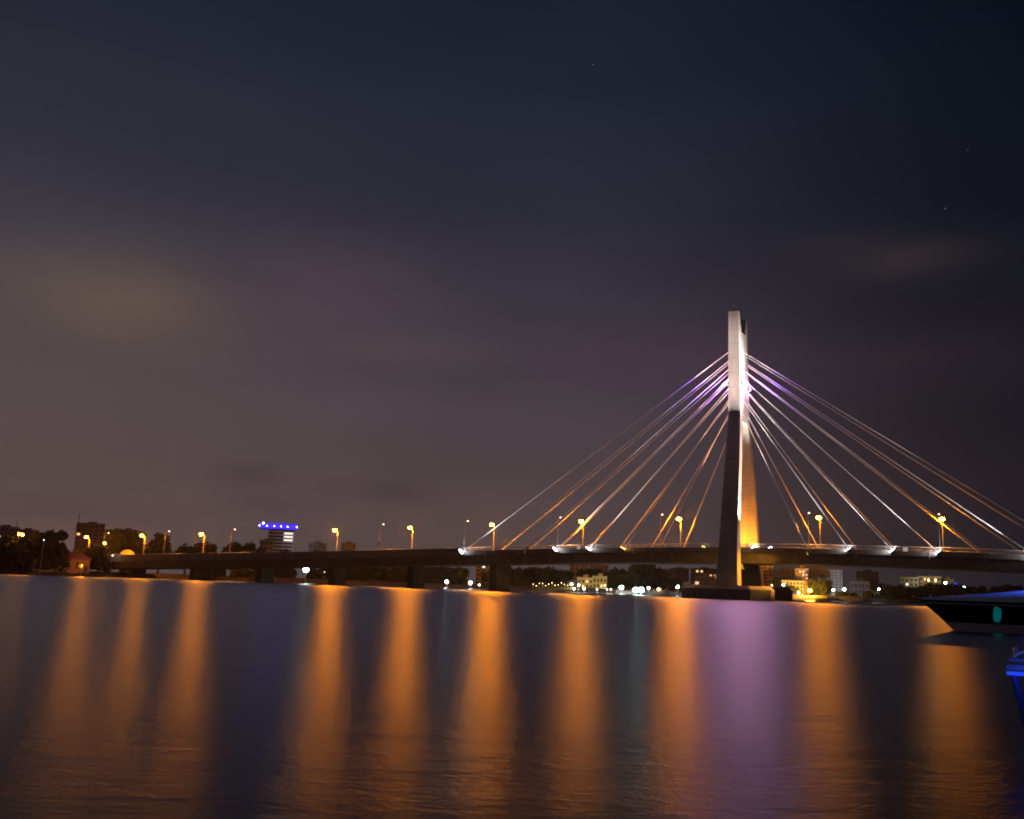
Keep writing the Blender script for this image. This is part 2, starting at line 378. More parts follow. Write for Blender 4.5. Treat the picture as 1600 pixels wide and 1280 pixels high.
# ------------------------------------------------------------------ street lamps on the deck
def spot(name, parent, loc, target, power, ang, col, blend=.5, rad=.25):
    l = bpy.data.lights.new(name, 'SPOT'); l.energy = power; l.spot_size = math.radians(ang); l.spot_blend = blend; l.color = col; l.shadow_soft_size = rad
    o = bpy.data.objects.new(name, l); COL.objects.link(o); o.parent = parent
    o.location = loc; o.rotation_euler = (Vector(target) - Vector(loc)).to_track_quat('-Z', 'Y').to_euler(); return o
def make_lamp(glass, label, big=.7):
    r = empty('street_lamp', (0, 0, 0), 0, label, 'street lamp', 'street lamps along the bridge deck')
    MB().tube((0, 0, -.1), (0, 0, 9.4), .11, .06, 8).build('pole', M['steel'], r)
    MB().box(-.22, .22, -.22, .22, -.1, .35).build('base_plate', M['steel'], r)
    MB().path([(0, 0, 9.2), (0, -.25, 9.75), (0, -.8, 10.0), (0, -1.3, 10.05)], [.07, .06, .055, .05], 6).build('arm', M['steel'], r)
    h = MB().loft([[(-.16, -1.2, 9.98), (.16, -1.2, 9.98), (.14, -1.2, 10.14), (-.14, -1.2, 10.14)], [(-.24, -1.55, 9.97), (.24, -1.55, 9.97), (.2, -1.55, 10.2), (-.2, -1.55, 10.2)],
                   [(-.22, -2.0, 9.99), (.22, -2.0, 9.99), (.16, -2.0, 10.12), (-.16, -2.0, 10.12)]]).build('lamp_head', M['lampbody'], r)
    MB().ball((0, -1.72, 9.86), big, big * .95, big * .62, 10, 6).build('glass_bowl', glass, h)
    return r
def glow(parent, loc, power, col, rad=.3):
    l = bpy.data.lights.new('glow', 'POINT'); l.energy = power; l.color = col; l.shadow_soft_size = rad
    lo = bpy.data.objects.new('glow', l); COL.objects.link(lo); lo.parent = parent; lo.location = loc; return lo
far_proto = make_lamp(M['sodium'], 'x'); near_proto = make_lamp(M['sodium_dim'], 'x', .2)
spot('beam', near_proto, (0, -1.7, 9.5), (0, -2.4, 0), 16000, 125, (1, .40, .08), .5, .2)
def lx(i): return PXC + (i - 7.64) * 32
far_is = [-2, -1, 0, 1, 3, 4, 5, 6, 7, 8.28, 9.28, 10.28, 11.28]
far_lb = {-2: 'orange street lamp glowing behind the dark tree at far left',
 -1: 'orange street lamp over the waterside house, leftmost on the far parapet',
 0: 'orange street lamp above the small yellow dome at the left bridge end', 1: 'orange street lamp third from left on the far parapet, by hazy trees',
 3: 'orange street lamp just right of the blue-lit tower', 4: 'orange street lamp on the far parapet halfway between the blue-lit tower and the outermost cable',
 5: 'orange street lamp crossed by the outermost left cable', 6: 'orange street lamp among the left cables, second from the pylon',
 7: 'orange street lamp nearest the pylon on its left', 8.28: 'orange street lamp nearest the pylon on its right',
 9.28: 'orange street lamp rightmost in view, crossed by the right cables', 10.28: 'orange street lamp beyond the right edge of view, next along the far parapet', 11.28: 'orange street lamp beyond the right edge of view, last on the far parapet'}
kids = []
for n, i in enumerate(far_is):
    if i > 9.5: continue
    o = far_proto if n == 0 else copy_tree(far_proto)
    kids.append((o, i))
    o.location = (lx(i), 10.0, zdeck(lx(i)) - .1); o['label'] = far_lb[i]
for o, i in kids:
    glow(o, (0, -2.0, 9.1), 15500 * {-2: .6, -1: .95, 0: 1.1, 1: 1.35, 3: 1.6, 4: 1.5, 5: 1.75, 6: 1.35, 7: 1.2, 8.28: .55, 9.28: .4}[i], SOD, .35)
near_is = [-2, -1, 0, 1, 2, 4, 5, 6, 7, 8.28, 9.28]
near_lb = {-2: 'pale lamp on the near parapet beside the dark tree crown', -1: 'small pale street lamp on the near parapet over the waterside bush',
 0: 'small pale street lamp with a white sign on its post, near parapet left', 1: 'dim curved street lamp left of the blue-lit tower, orange sign on post',
 2: 'street lamp post with a pale sign standing right of the blue-lit tower', 4: 'dim pale street lamp with reddish box on its pole, left of the cables',
 5: 'street lamp on near parapet beside the outermost white floodlight, sign on pole', 6: 'small pale street lamp at the second white floodlight left of the pylon',
 7: 'slim unlit-looking lamp post between left inner cables, near parapet', 8.28: 'curved grey lamp post nearest the pylon on its right, near parapet', 9.28: 'thin grey lamp post beside the third white floodlight right of the pylon'}
for n, i in enumerate(near_is):
    o = near_proto if n == 0 else copy_tree(near_proto)
    o.location = (lx(i), -10.0, zdeck(lx(i)) - .1); o.rotation_euler = (0, 0, PI); o['label'] = near_lb[i]
    if i in (0, 1, 2, 4, 5):
        MB().box(-.32, .32, .16, .24, 2.6, 4.3).build('sign_panel', M['sign'], o)
for px, d, lb in ((412, 0, 'grey roadside post with pale sign just below the blue-lit tower'),):
    x = lx(2); o = empty('road_sign', (x, 10.1, zdeck(x)), 0, lb, 'road sign')
    MB().tube((0, 0, 0), (0, 0, 2.9), .07).build('post', M['steel'], o)
    MB().box(-.45, .45, -.14, -.08, 1.5, 2.9).build('panel', M['sign'], o)

# ------------------------------------------------------------------ floodlights on the bridge
def flood(x, y, z, tgt, power, ang, col, glass, label, size=.55, group='floodlights on the bridge edge', blend=.5):
    """housing + glass + yoke, aimed at tgt, with its own beam"""
    o = empty('floodlight', (x, y, z), 0, label, 'floodlight', group)
    t = Vector(tgt) - Vector((x, y, z)); t.normalize()
    R = t.to_track_quat('Z', 'Y').to_matrix()
    def tr(mb):
        mb.v = [tuple(R @ Vector(v)) for v in mb.v]; return mb
    s = size
    tr(MB().loft([[(-s * .35, -s * .35, -s * .5), (s * .35, -s * .35, -s * .5), (s * .35, s * .35, -s * .5), (-s * .35, s * .35, -s * .5)], [(-s, -s, .1), (s, -s, .1), (s, s, .1), (-s, s, .1)]])).build('housing', M['black'], o)
    tr(MB().box(-s * .92, s * .92, -s * .92, s * .92, .11, .16)).build('glass', glass, o)
    MB().box(-.06, .06, -.06, .06, -.8, 0).build('bracket', M['steel'], o)
    spot('beam', o, t * .35, Vector(t) * 20, power, ang, col, blend)
    return o
fl = [(-1, 0, 'white', 'white floodlight at the foot of the outermost left cable'), (-1, 3, 'white', 'white floodlight at the foot of the fourth left cable, beside a lamp post'),
      (-1, 4, 'white', 'white floodlight at the foot of the fifth left cable, right of the road sign box'), (-1, 5, 'amber', 'amber floodlight at the foot of the left cables, closest to the pylon'),
      (1, 5, 'white', 'brilliant white floodlight on the edge beam, first right of the pylon'), (1, 4, 'white', 'brilliant white floodlight on the edge beam, second right of the pylon'),
      (1, 3, 'white', 'brilliant white floodlight on the edge beam beside the rightmost lamp post'), (1, 1, 'white', 'white floodlight by the cable feet at the right edge of the picture')]
for sd, k, c, lb in fl:
    xb = PXC + sd * st[k]; pos = Vector((xb - sd * .2, -12.35, zdeck(xb) - .1)); tgt = Vector((PXC + sd * 5, -7.5, anch_z[k] - 2))
    flood(pos.x, pos.y, pos.z, tgt, 330000 if c == 'white' else 60000, 16, (1, .93, .95) if c == 'white' else (1, .5, .12),
          M['flood_w'] if c == 'white' else M['flood_a'], lb, .75 if sd < 0 else .95)
# big floods at the pylon foot, on the deck beside the legs
flood(PXC + 6.6, -11.9, zdeck(7) + .1, (PXC + 2.2, -9.5, 40), 150000, 42, (1, .90, .84), M['white_l'], 'big white floodlight on the deck edge hard against the pylon leg', .6)
flood(PXC + 9.5, -5.5, zdeck(7) + .4, (PXC + 2.0, -1.0, 66), 150000, 30, (1, .90, .84), M['white_l'], 'floodlight on the roadside right of the pylon aimed at its head', .4)
flood(PXC - 7.5, -11.9, zdeck(-6) + .2, (PXC - .5, -6.2, 70), 330000, 26, (1, .42, .235), M['warm_l'], 'warm floodlight on the deck edge left of the pylon', .35, blend=.3)
flood(PXC + 7.2, -12.2, zdeck(8) + .2, (PXC + .5, -6.3, 70), 210000, 24, (1, .43, .24), M['warm_l'], 'warm floodlight on the deck edge behind the brightest flood', .35, blend=.3)
flood(PXC - 1.5, 4.0, zdeck(0) + .4, (PXC + .2, 11.5, 24), 14000, 110, (1, .30, .02), M['sodium'], 'added amber fill light on the median tinting the far pylon leg', .3)  # added helper light that turns the far leg orange
flood(PXC + 20.5, -11.7, zdeck(21) - 1.2, (PXC + 2.6, -13.2, 4.5), 42000, 62, (1, .40, .04), M['flood_dim'], 'dark floodlight bracketed under the deck edge right of the pylon, lighting its footing', .35)
for xx, lb in ((-44.2, 'small square white sign box on the railing left of the amber floodlight'), (45.4, 'small square white sign box on the railing right of the pylon')):
    o = empty('sign_box', (xx, -10.9, zrail(xx) - .75), 0, lb, 'sign')
    MB().box(-.55, .55, -.16, -.04, -.5, .5).build('panel', M['sign_lit_white'], o); MB().box(-.6, .6, -.03, .0, -.55, .55).build('backing', M['steel'], o)
# violet heads at the cable anchors
for sd in (-1, 1):
    for pl in (-1, 1):
        o = empty('violet_floodlight', (PXC + sd * 2.0, pl * 4.6, 61.5), 0, {(-1, -1): 'violet lamp on the left flank of the pylon head, near side', (-1, 1): 'violet lamp on the left flank of the pylon head, far side',
              (1, -1): 'violet lamp on the right flank of the pylon head, near side', (1, 1): 'violet lamp on the right flank of the pylon head, far side'}[(sd, pl)], 'floodlight', 'violet lamps at the pylon head')
        MB().box(-.25, .25, -.4, .4, -.5, .5).build('housing', M['black'], o)
        MB().box(*((.26, .34) if sd > 0 else (-.34, -.26)), -.36, .36, -.46, .46).build('glass', M['violet_l'], o)
        glow(o, (sd * .75, pl * .1, 0), 3000, (.95, .40, .86), .4)
        spot('beam', o, (sd * .5, 0, 0), (sd * 12, pl * .6, -1.5), 110000, 55, (.22, .04, 1.0), .8, .3)

# ------------------------------------------------------------------ land
M['bank'] = mat('bank_soil', (.035, .03, .024), .95, nscale=.3, namt=.4, bump=.6)
M['grass'] = mat('rough_grass', (.05, .065, .025), .95, nscale=.8, namt=.4, bump=.5)
shore = [(-260, 400), (-60, 400), (40, 392), (110, 392), (170, 396), (200, 404), (260, 420), (330, 425), (420, 396), (520, 384), (640, 376), (760, 388), (900, 372), (1040, 360), (1180, 368), (1330, 384), (1470, 410), (1700, 440), (2100, 470)]
def land():
    mb = MB(); rings = []
    for f, z in ((0, -1), (0.0, .15), (2.2, 1.0), (6, 1.7), (14, 2.0), (1000, 3.0)):
        row = []
        for k in range(len(shore) - 1):
            (a, da), (b, db) = shore[k], shore[k + 1]
            for q in range(8):
                t = q / 8; px = a + (b - a) * t; d = da + (db - da) * t
                d += noise.noise((px * .03, 3.1, 0)) * 5 + (f if f < 100 else f)
                p = ground(px, d); row.append((p.x, p.y, z + (noise.noise((px * .08, f, 5)) * .35 if 0 < f < 100 else 0)))
        rings.append(row)
    n = len(rings[0]); vs = [p for r in rings for p in r]
    fs = [(k * n + i, k * n + i + 1, (k + 1) * n + i + 1, (k + 1) * n + i) for k in range(len(rings) - 1) for i in range(n - 1)]
    mb.add(vs, fs); return mb
tag(land().build('ground', M['bank']), kind='structure')
def sd_at(px):
    for (a, da), (b, db) in zip(shore, shore[1:]):
        if px <= b: return da + (db - da) * (px - a) / (b - a)
    return 500

# ------------------------------------------------------------------ trees
def leaf_mat(name, col):
    return mat(name, col, .75, nscale=.9, namt=.5, spec=.2)
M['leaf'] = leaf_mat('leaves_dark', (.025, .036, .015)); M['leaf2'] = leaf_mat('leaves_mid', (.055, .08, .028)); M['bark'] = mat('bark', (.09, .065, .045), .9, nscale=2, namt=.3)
def tree(px, dist, wpx, ytop, ybase, label, kind='tree', leafm='leaf', n=900, flat=1.0, group=None, seed=None, low=.12):
    rnd = random.Random(seed if seed is not None else int(px * 13 + ytop))
    base = ground(px, dist); s = dist / 1518.0
    zt = zat(px, ytop, dist); zb = max(.3, min(zat(px, ybase, dist), 2.2)); W = wpx * s; H = zt - zb
    root = empty('tree' if kind == 'tree' else kind, (base.x, base.y, zb), rnd.uniform(0, 6), label, kind, group)
    tr = MB(); tr.path([(0, 0, -.6), (.1, .05, H * .25), (-.1, .1, H * .5), (.05, 0, H * .8)], [W * .035 + .12, W * .028 + .08, W * .02 + .06, .04], 7)
    clumps = []
    nc = 14 + int(W)
    for i in range(nc):
        a = rnd.uniform(0, 2 * PI); rr = math.sqrt(rnd.random()) * W * .36; hz = rnd.uniform(low, .88) - .12 * (rr / (W * .4)) ** 2
        c = Vector((rr * math.cos(a), rr * math.sin(a), H * hz)); R = rnd.uniform(.12, .2) * W * (1 - .25 * abs(hz - .55))
        R = min(R, H * .24); clumps.append((c, R))
        if i % 2 == 0: tr.tube((0, 0, H * .35), c, .05 + W * .008, .03, 5)
    tr.build('trunk', M['bark'], root)
    lf = MB()
    for _ in range(n):
        c, R = rnd.choice(clumps)
        d = Vector((rnd.gauss(0, 1), rnd.gauss(0, 1), rnd.gauss(0, .8))).normalized() * R * rnd.uniform(.55, 1.12)
        p = c + d; q = rnd.uniform(.4, .85) * (1 + W * .02)
        u = Vector((rnd.gauss(0, 1), rnd.gauss(0, 1), rnd.gauss(0, .6))).normalized(); v = u.orthogonal().normalized()
        lf.add([p - u * q, p + v * q * .6, p + u * q, p - v * q * .6], [(0, 1, 2, 3)])
    lf.build('crown', M[leafm], root)
    return root
# left bank (in front of the bridge end)
T = [
 (14, 396, 70, 834, 893, 'dark low tree filling the far left bank', 'leaf'), (46, 398, 44, 838, 893, 'dark bush-like tree left of the big round tree', 'leaf'),
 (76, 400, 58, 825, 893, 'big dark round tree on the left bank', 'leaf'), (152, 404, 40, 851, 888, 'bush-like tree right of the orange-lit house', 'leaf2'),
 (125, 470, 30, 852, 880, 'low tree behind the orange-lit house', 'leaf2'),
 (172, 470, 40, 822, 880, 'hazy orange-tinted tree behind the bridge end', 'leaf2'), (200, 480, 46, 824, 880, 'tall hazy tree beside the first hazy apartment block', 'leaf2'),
 (246, 480, 44, 832, 880, 'broad tree between the two leftmost orange lamps past the dome', 'leaf'), (288, 490, 40, 850, 880, 'low tree left of the third orange lamp', 'leaf'),
 (316, 480, 38, 840, 880, 'rounded tree behind the third orange lamp', 'leaf'),
 (362, 470, 40, 847, 880, 'low broad tree left of the blue-lit tower', 'leaf'), (392, 475, 40, 845, 880, 'low broad tree at the left foot of the blue-lit tower', 'leaf'),
 (440, 470, 34, 857, 880, 'low tree at the right foot of the blue-lit tower', 'leaf'), (489, 460, 28, 852, 880, 'small round tree right of the blue-lit tower', 'leaf'), (528, 460, 26, 856, 880, 'small low tree behind the lamp right of the blue-lit tower', 'leaf'),
 # under the deck
 (332, 425, 50, 886, 904, 'dark tree under the left approach, right of the lit sandy bank', 'leaf'), (416, 408, 56, 885, 908, 'dark tree under the left approach below the blue-lit tower', 'leaf'),
 (500, 404, 50, 884, 911, 'dark tree behind the two tiny lamps under the approach', 'leaf'), (560, 396, 60, 883, 914, 'dark tree under the approach below the first lamp right of the blue-lit tower', 'leaf'),
 (626, 392, 60, 882, 916, 'dark tree under the approach midway between the starry lamp and the green tree', 'leaf'), (688, 392, 46, 882, 918, 'dark tree just left of the green floodlit tree', 'leaf'),
 (836, 400, 50, 886, 922, 'dark tree right of the left main-span pier', 'leaf'),
 (590, 400, 70, 884, 915, 'dark tree under the approach spans, left of the white floodlights', 'leaf'), (660, 396, 60, 884, 917, 'dark tree under the approach spans beside the leftmost cool floodlight', 'leaf'),
 (530, 405, 60, 886, 912, 'dark tree under the deck right of the starry cool lamp', 'leaf'), (440, 410, 60, 888, 908, 'dark tree under the deck left of the starry cool lamp', 'leaf'), (380, 420, 50, 888, 906, 'dark waterside tree under the left approach', 'leaf'),
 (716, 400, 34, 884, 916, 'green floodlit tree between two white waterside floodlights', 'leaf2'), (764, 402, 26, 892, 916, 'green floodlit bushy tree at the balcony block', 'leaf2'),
 (810, 396, 44, 888, 922, 'dark tree beside the left main-span pier', 'leaf'), (868, 405, 62, 886, 922, 'broad dark tree behind the festoon-lit garden', 'leaf'),
 (918, 412, 50, 888, 912, 'dark tree behind the yellow-lit villa', 'leaf'), (962, 400, 46, 888, 924, 'dark tree left of the brightest quay floodlights', 'leaf'),
 (1002, 398, 54, 880, 926, 'tall dark tree above the brightest quay floodlights', 'leaf'), (1026, 396, 44, 884, 926, 'dark pointed tree right of the brightest quay floodlights', 'leaf'), (1052, 392, 30, 902, 928, 'small dark tree left of the pylon footing', 'leaf'),
 (1232, 398, 44, 916, 934, 'low dark tree beside the orange waterside lamp', 'leaf'), (1284, 400, 44, 907, 930, 'dark square-crowned tree right of the orange-lit block', 'leaf'),
 (1325, 398, 40, 926, 938, 'low bush in front of the white-lit block', 'leaf'), (1362, 400, 36, 922, 938, 'low bush right of the white-lit block', 'leaf'), (1392, 405, 44, 914, 938, 'sloping dark tree left of the grey villa', 'leaf'),
 (1424, 412, 40, 920, 938, 'dark tree under the grey villa wall', 'leaf'), (1456, 415, 50, 912, 938, 'dark tree in front of the yellow-lit house', 'leaf'), (1492, 420, 40, 914, 938, 'dark tree left of the white lamp at right', 'leaf'), (1530, 430, 50, 918, 940, 'dark tree right of the white lamp near the speedboat deck', 'leaf'), (1580, 440, 60, 916, 942, 'dark tree above the speedboat deck at right edge', 'leaf'),
]
for px, d, wp, yt, yb, lb, lm in T:
    tree(px, d, wp, yt, yb, lb, 'tree', lm, n=int(500 + wp * (yb - yt) * 1.1), low=.12 if yb > 884 or px < 170 else .35)

# ------------------------------------------------------------------ buildings
def wallm(name, c): 
    m = mat(name, c, .85, nscale=.4, namt=.2, streak=True); M[name] = m; return name
for nm, c in (('hazy_wall', (.11, .10, .10)), ('cream_wall', (.42, .38, .28)), ('white_wall', (.6, .6, .58)), ('ochre_wall', (.45, .32, .14)), ('grey_wall', (.28, .28, .28)), ('dark_wall', (.05, .05, .055)), ('pink_wall', (.09, .08, .08))): wallm(nm, c)
M['roof_red'] = mat('roof_red', (.42, .17, .14), .8, nscale=1.5, namt=.3); M['roof_dark'] = mat('roof_dark', (.08, .07, .08), .8, nscale=1.5, namt=.3)
M['pane'] = mat('window_dark', (.02, .022, .026), .15); M['pane_warm'] = mat('window_lit_warm', (.3, .2, .1), .4, emit=(1, .60, .22), estr=1.5)
M['pane_white'] = mat('window_lit_white', (.3, .3, .3), .4, emit=(1, .9, .8), estr=1.3)
M['blue_led'] = mat('blue_led', (.02, .02, .4), .4, emit=(.012, .004, 1.0), estr=7)
def face(px, dist, w, d, zb, name, label, cat='building', rz=None, group=None):
    p = ground(px, dist); yaw = math.atan2((p - CAM).y, (p - CAM).x) - PI / 2      # local -y faces the water/camera side
    return empty(name, (p.x, p.y, zb), yaw if rz is None else rz, label, cat, group)
def building(px0, px1, yt, yb, dist, wall, floors, cols, label, depth=10, name='building', roof=None, balc=False, lit=(), litw=(), win=(.5, .5), zb=None, mast=False, rz=None, group=None):
    s = dist / 1518.0; pc = (px0 + px1) / 2; W = (px1 - px0) * s
    zt = zat(pc, yt, dist); zb = max(1.2, zat(pc, yb, dist)) if zb is None else zb; H = zt - zb
    b = face(pc, dist, W, depth, zb, name, label, rz=(math.atan2((ground(pc, dist) - CAM).y, (ground(pc, dist) - CAM).x) - PI / 2 + rz) if rz else None, group=group)
    wl_ = MB().box(-W / 2, W / 2, 0, depth, -2.2, H).build('wall', M[wall], b)
    fh = H / floors; cw = W / cols
    k = 0
    for f in range(floors):
        for c in range(cols):
            x = -W / 2 + (c + .5) * cw; z = (f + .52) * fh
            m = M['pane_warm'] if (f, c) in lit else M['pane_white'] if (f, c) in litw else M['pane']
            MB().box(x - cw * win[0] / 2, x + cw * win[0] / 2, -.06, .05, z - fh * win[1] / 2, z + fh * win[1] / 2).build('window', m, b)
        if balc:
            MB().box(-W / 2 - .1, W / 2 + .1, -1.1, -.07, f * fh - .12, f * fh + .12).build('balcony_slab', M[wall], b)
    if roof == 'hip':
        MB().loft([[(-W / 2 - .7, -.7, H + .01), (W / 2 + .7, -.7, H + .01), (W / 2 + .7, depth + .7, H + .01), (-W / 2 - .7, depth + .7, H + .01)],
                   [(-W / 5, depth * .4, H + H * .28 + .8), (W / 5, depth * .4, H + H * .28 + .8), (W / 5, depth * .6, H + H * .28 + .8), (-W / 5, depth * .6, H + H * .28 + .8)]]).build('roof', M['roof_dark'], b)
    elif roof == 'slab':
        MB().box(-W / 2 - .5, W / 2 + .5, -.5, depth + .5, H + .01, H + .4).build('roof', M[wall], b)
    else:
        a, b2, c, e = -W / 2 - .12, W / 2 + .12, -.12, depth + .12; q = .3
        MB().loft([[(a, c, H + .004), (b2, c, H + .004), (b2, e, H + .004), (a, e, H + .004)], [(a, c, H + .7), (b2, c, H + .7), (b2, e, H + .7), (a, e, H + .7)], [(a + q, c + q, H + .7), (b2 - q, c + q, H + .7), (b2 - q, e - q, H + .7), (a + q, e - q, H + .7)],
                   [(a + q, c + q, H + .05), (b2 - q, c + q, H + .05), (b2 - q, e - q, H + .05), (a + q, e - q, H + .05)]]).build('roof_parapet', M[wall], b)
        MB().box(-W * .12, W * .2, depth * .3, depth * .7, H + .005, H + 1.8).build('roof_room', M[wall], b)
    if mast: MB().tube((-W * .45, 2, H), (-W * .45, 2, H + 6), .25).build('mast', M['steel'], b)
    return b
B = building
B(-20, 18, 824, 850, 640, 'hazy_wall', 4, 6, 'hazy flat-roofed block at the far left edge', 12, mast=True)
B(20, 50, 829, 850, 660, 'pink_wall', 3, 5, 'hazy low pinkish block with a mast behind the left trees', 12, mast=True)
B(115, 153, 819, 878, 620, 'hazy_wall', 9, 5, 'hazy tall apartment block behind the orange-lit house', 14, mast=True, lit=((6, 0),))
B(178, 206, 829, 878, 640, 'hazy_wall', 7, 4, 'hazy apartment block lost in orange-tinted trees', 12)
B(478, 506, 850, 866, 640, 'hazy_wall', 2, 4, 'low hazy building just right of the blue-lit tower', 10)
B(530, 552, 850, 868, 600, 'cream_wall', 2, 4, 'low pale yellowish building on the skyline right of the blue-lit tower', 10)
B(402, 422, 845, 868, 600, 'grey_wall', 3, 3, 'low pale slab-floored building at the left foot of the blue-lit tower', 10, balc=True)

# the tower with the blue roof band
def led_tower():
    d = 640; s = d / 1518; pc = 434
    zt = zat(pc, 828, d); o = face(pc, d, 0, 0, 2, 'office_tower', 'office tower with a wide glowing blue band across its roof')
    W = 38 * s; H = zt - 2
    MB().box(-W / 2, W / 2, 0, 14, -1, H).build('wall', M['grey_wall'], o)
    for k in range(9):
        z = H - 1.1 - k * 2.15
        MB().box(-W / 2 - .2, W / 2 + .2, -.9, -.02, z - .28, z + .28).build('floor_slab', M['white_wall'], o)
        if k < 6: MB().box(W * .12, W / 2 - .5, -.06, .01, z - 1.5, z - .5).build('window', M['pane_white' if k in (0, 1, 2) else 'pane'], o)
        MB().box(-W / 2 + .5, W * .08, -.06, .01, z - 1.5, z - .5).build('window', M['pane'], o)
    hh = 3.4; b = MB().box(-W / 2 - 6.2, W / 2 + 2.0, -1.2, 13, H + .6, H + .6 + hh).build('roof_canopy', M['grey_wall'], o)
    MB().box(-W / 2 - 5.6, W / 2 + 1.6, -1.35, -1.22, H + .9, H + hh + .2).build('light_band', M['blue_led'], o)
    for x in (-W / 2 - 5.9, -W / 2 - 1.2, -W / 2 + 3.4, -W / 2 + 7.6, -W / 2 + 11.8, W / 2 + 1.6):
        MB().ball((x, -1.7, H + 2.2), .32, .32, .32, 8, 5).build('lamp', M['bulb_white'], o)
    MB().ball((-W / 2 - 3.6, -1.6, H + 3.8), .5, .4, .6, 8, 5).build('lamp', M['bulb_white'], o)
    MB().box(-W / 2 + 1, -W / 2 + 5, 3, 8, H - .1, H + .55).build('roof_room', M['grey_wall'], o)
    glow(o, (W / 2 + 6, -9, H * .6), 1800, (.8, .9, 1.0), .5)  # added unseen fill light that brightens the tower front
    return o
M['bulb_white'] = mat('bulb_white', (.9, .9, .9), .3, emit=(.75, .8, 1), estr=14)
led_tower()

# the orange-lit waterside house
def bank_house():
    d = 398; s = d / 1518
    o = face(115, d, 0, 0, 1.6, 'house', 'orange-lit waterside house with a red roof under the bridge end')
    W = 40 * s; H = 4.6
    w_ = MB().box(-W / 2, W / 2, 0, 9, -1.6, H).build('wall', M['ochre_wall'], o)
    MB().loft([[(-W / 2 - 1.6, -1.2, H + .01), (W / 2 + .8, -1.2, H + .01), (W / 2 + .8, 10, H + .01), (-W / 2 - 1.6, 10, H + .01)], [(-W / 2 - 1.4, -1.0, H + .3), (W / 2 + .6, -1.0, H + .3), (W / 2 + .6, 9.8, H + .3), (-W / 2 - 1.4, 9.8, H + .3)],
                [(-W * .28, 4, H + 2.8), (W * .22, 4, H + 2.8), (W * .22, 5.2, H + 2.8), (-W * .28, 5.2, H + 2.8)]]).build('roof', M['roof_red'], o)
    MB().box(-W / 2 + 1, -W / 2 + 3.6, -.08, .05, 1.4, 3.6).build('window', M['pane'], o)
    MB().box(.6, 3.0, -.08, .05, 1.4, 3.6).build('window', M['pane'], o)
    MB().box(-W / 2 + .6, 1.8, -1.4, -.1, -1.4, .7).build('terrace_wall', M['ochre_wall'], o)
    MB().box(3.6, 4.6, -.08, .05, 0, 2.2).build('door', M['roof_dark'], o)
    return o
bank_house()
# small dome-roofed kiosk beside the bridge end
o = face(196, 432, 0, 0, 2, 'dome_tent', 'small glowing yellow dome-shaped tent at the left bridge end', 'tent')
zd = zat(196, 868, 432) - 2
rings = []
for i in range(7):
    a = PI / 2 * i / 6; rings.append([(2.9 * math.cos(a) * math.cos(2 * PI * k / 16), 2.4 * math.cos(a) * math.sin(2 * PI * k / 16), zd + 2.4 * math.sin(a)) for k in range(16)] if i < 6 else [(.05 * math.cos(2 * PI * k / 16), .05 * math.sin(2 * PI * k / 16), zd + 2.4) for k in range(16)])
MB().loft(rings).build('canopy', mat('tent_cloth', (.7, .5, .2), .7, nscale=1, namt=.1, emit=(1, .36, .03), estr=.35), o, smooth=True)
MB().box(-2.6, 2.6, -2.1, 2.1, 0, zd).build('plinth', M['ochre_wall'], o)
# garden wall and boat shed items on the left bank
o = face(60, 396, 0, 0, 1.0, 'garden_wall', 'low grey wall along the water below the big dark tree', 'wall')
MB().box(-7, 7, 0, .4, -1, 1.6).build('wall_face', M['grey_wall'], o); MB().box(-7.1, 7.1, -.08, .48, 1.604, 1.75).build('coping', M['hazy_wall'], o)
o = face(52, 393, 0, 0, 2.0, 'satellite_dish', 'round pinkish satellite dish above the low waterside wall', 'satellite dish')
MB().tube((0, 0, -1.5), (0, 0, 2.4), .08).build('post', M['steel'], o)
MB().loft([[(1.1 * math.cos(2 * PI * k / 16), -.3, 3 + 1.1 * math.sin(2 * PI * k / 16)) for k in range(16)], [(.5 * math.cos(2 * PI * k / 16), .05, 3 + .5 * math.sin(2 * PI * k / 16)) for k in range(16)]]).build('dish', M['pink_wall'], o)

# under the main span
B(742, 776, 883, 914, 430, 'grey_wall', 5, 4, 'grey block with balconies seen under the deck, behind floodlit trees', 12, balc=True, litw=((4, 1),))
B(776, 792, 880, 915, 440, 'white_wall', 6, 1, 'narrow pale grey block beside the balcony block', 8)
B(902, 926, 905, 920, 391, 'cream_wall', 2, 4, 'yellow-lit villa behind the quay lamps, left half of a pair', 9, lit=((0, 1), (1, 2)))
B(926, 948, 903, 920, 392, 'cream_wall', 2, 4, 'yellow-lit villa behind the quay lamps, right half of a pair', 9, lit=((0, 2),))
B(890, 950, 884, 900, 560, 'grey_wall', 4, 8, 'long dim slab-roofed block high behind the yellow-lit villas', 12, balc=True)
B(1036, 1056, 893, 912, 700, 'hazy_wall', 3, 4, 'dim low block on the skyline left of the pylon footing', 10)
B(1048, 1076, 889, 905, 900, 'pink_wall', 4, 6, 'dim reddish block on the skyline between the dark tree and the pylon', 12)
B(1080, 1120, 890, 915, 760, 'pink_wall', 4, 6, 'dim reddish long block left of the white hut, few lit windows', 12, lit=((3, 1), (3, 2), (2, 4), (2, 5)))
B(1088, 1118, 902, 918, 520, 'grey_wall', 2, 5, 'grey low block beside the white hut with the blue disc', 9)
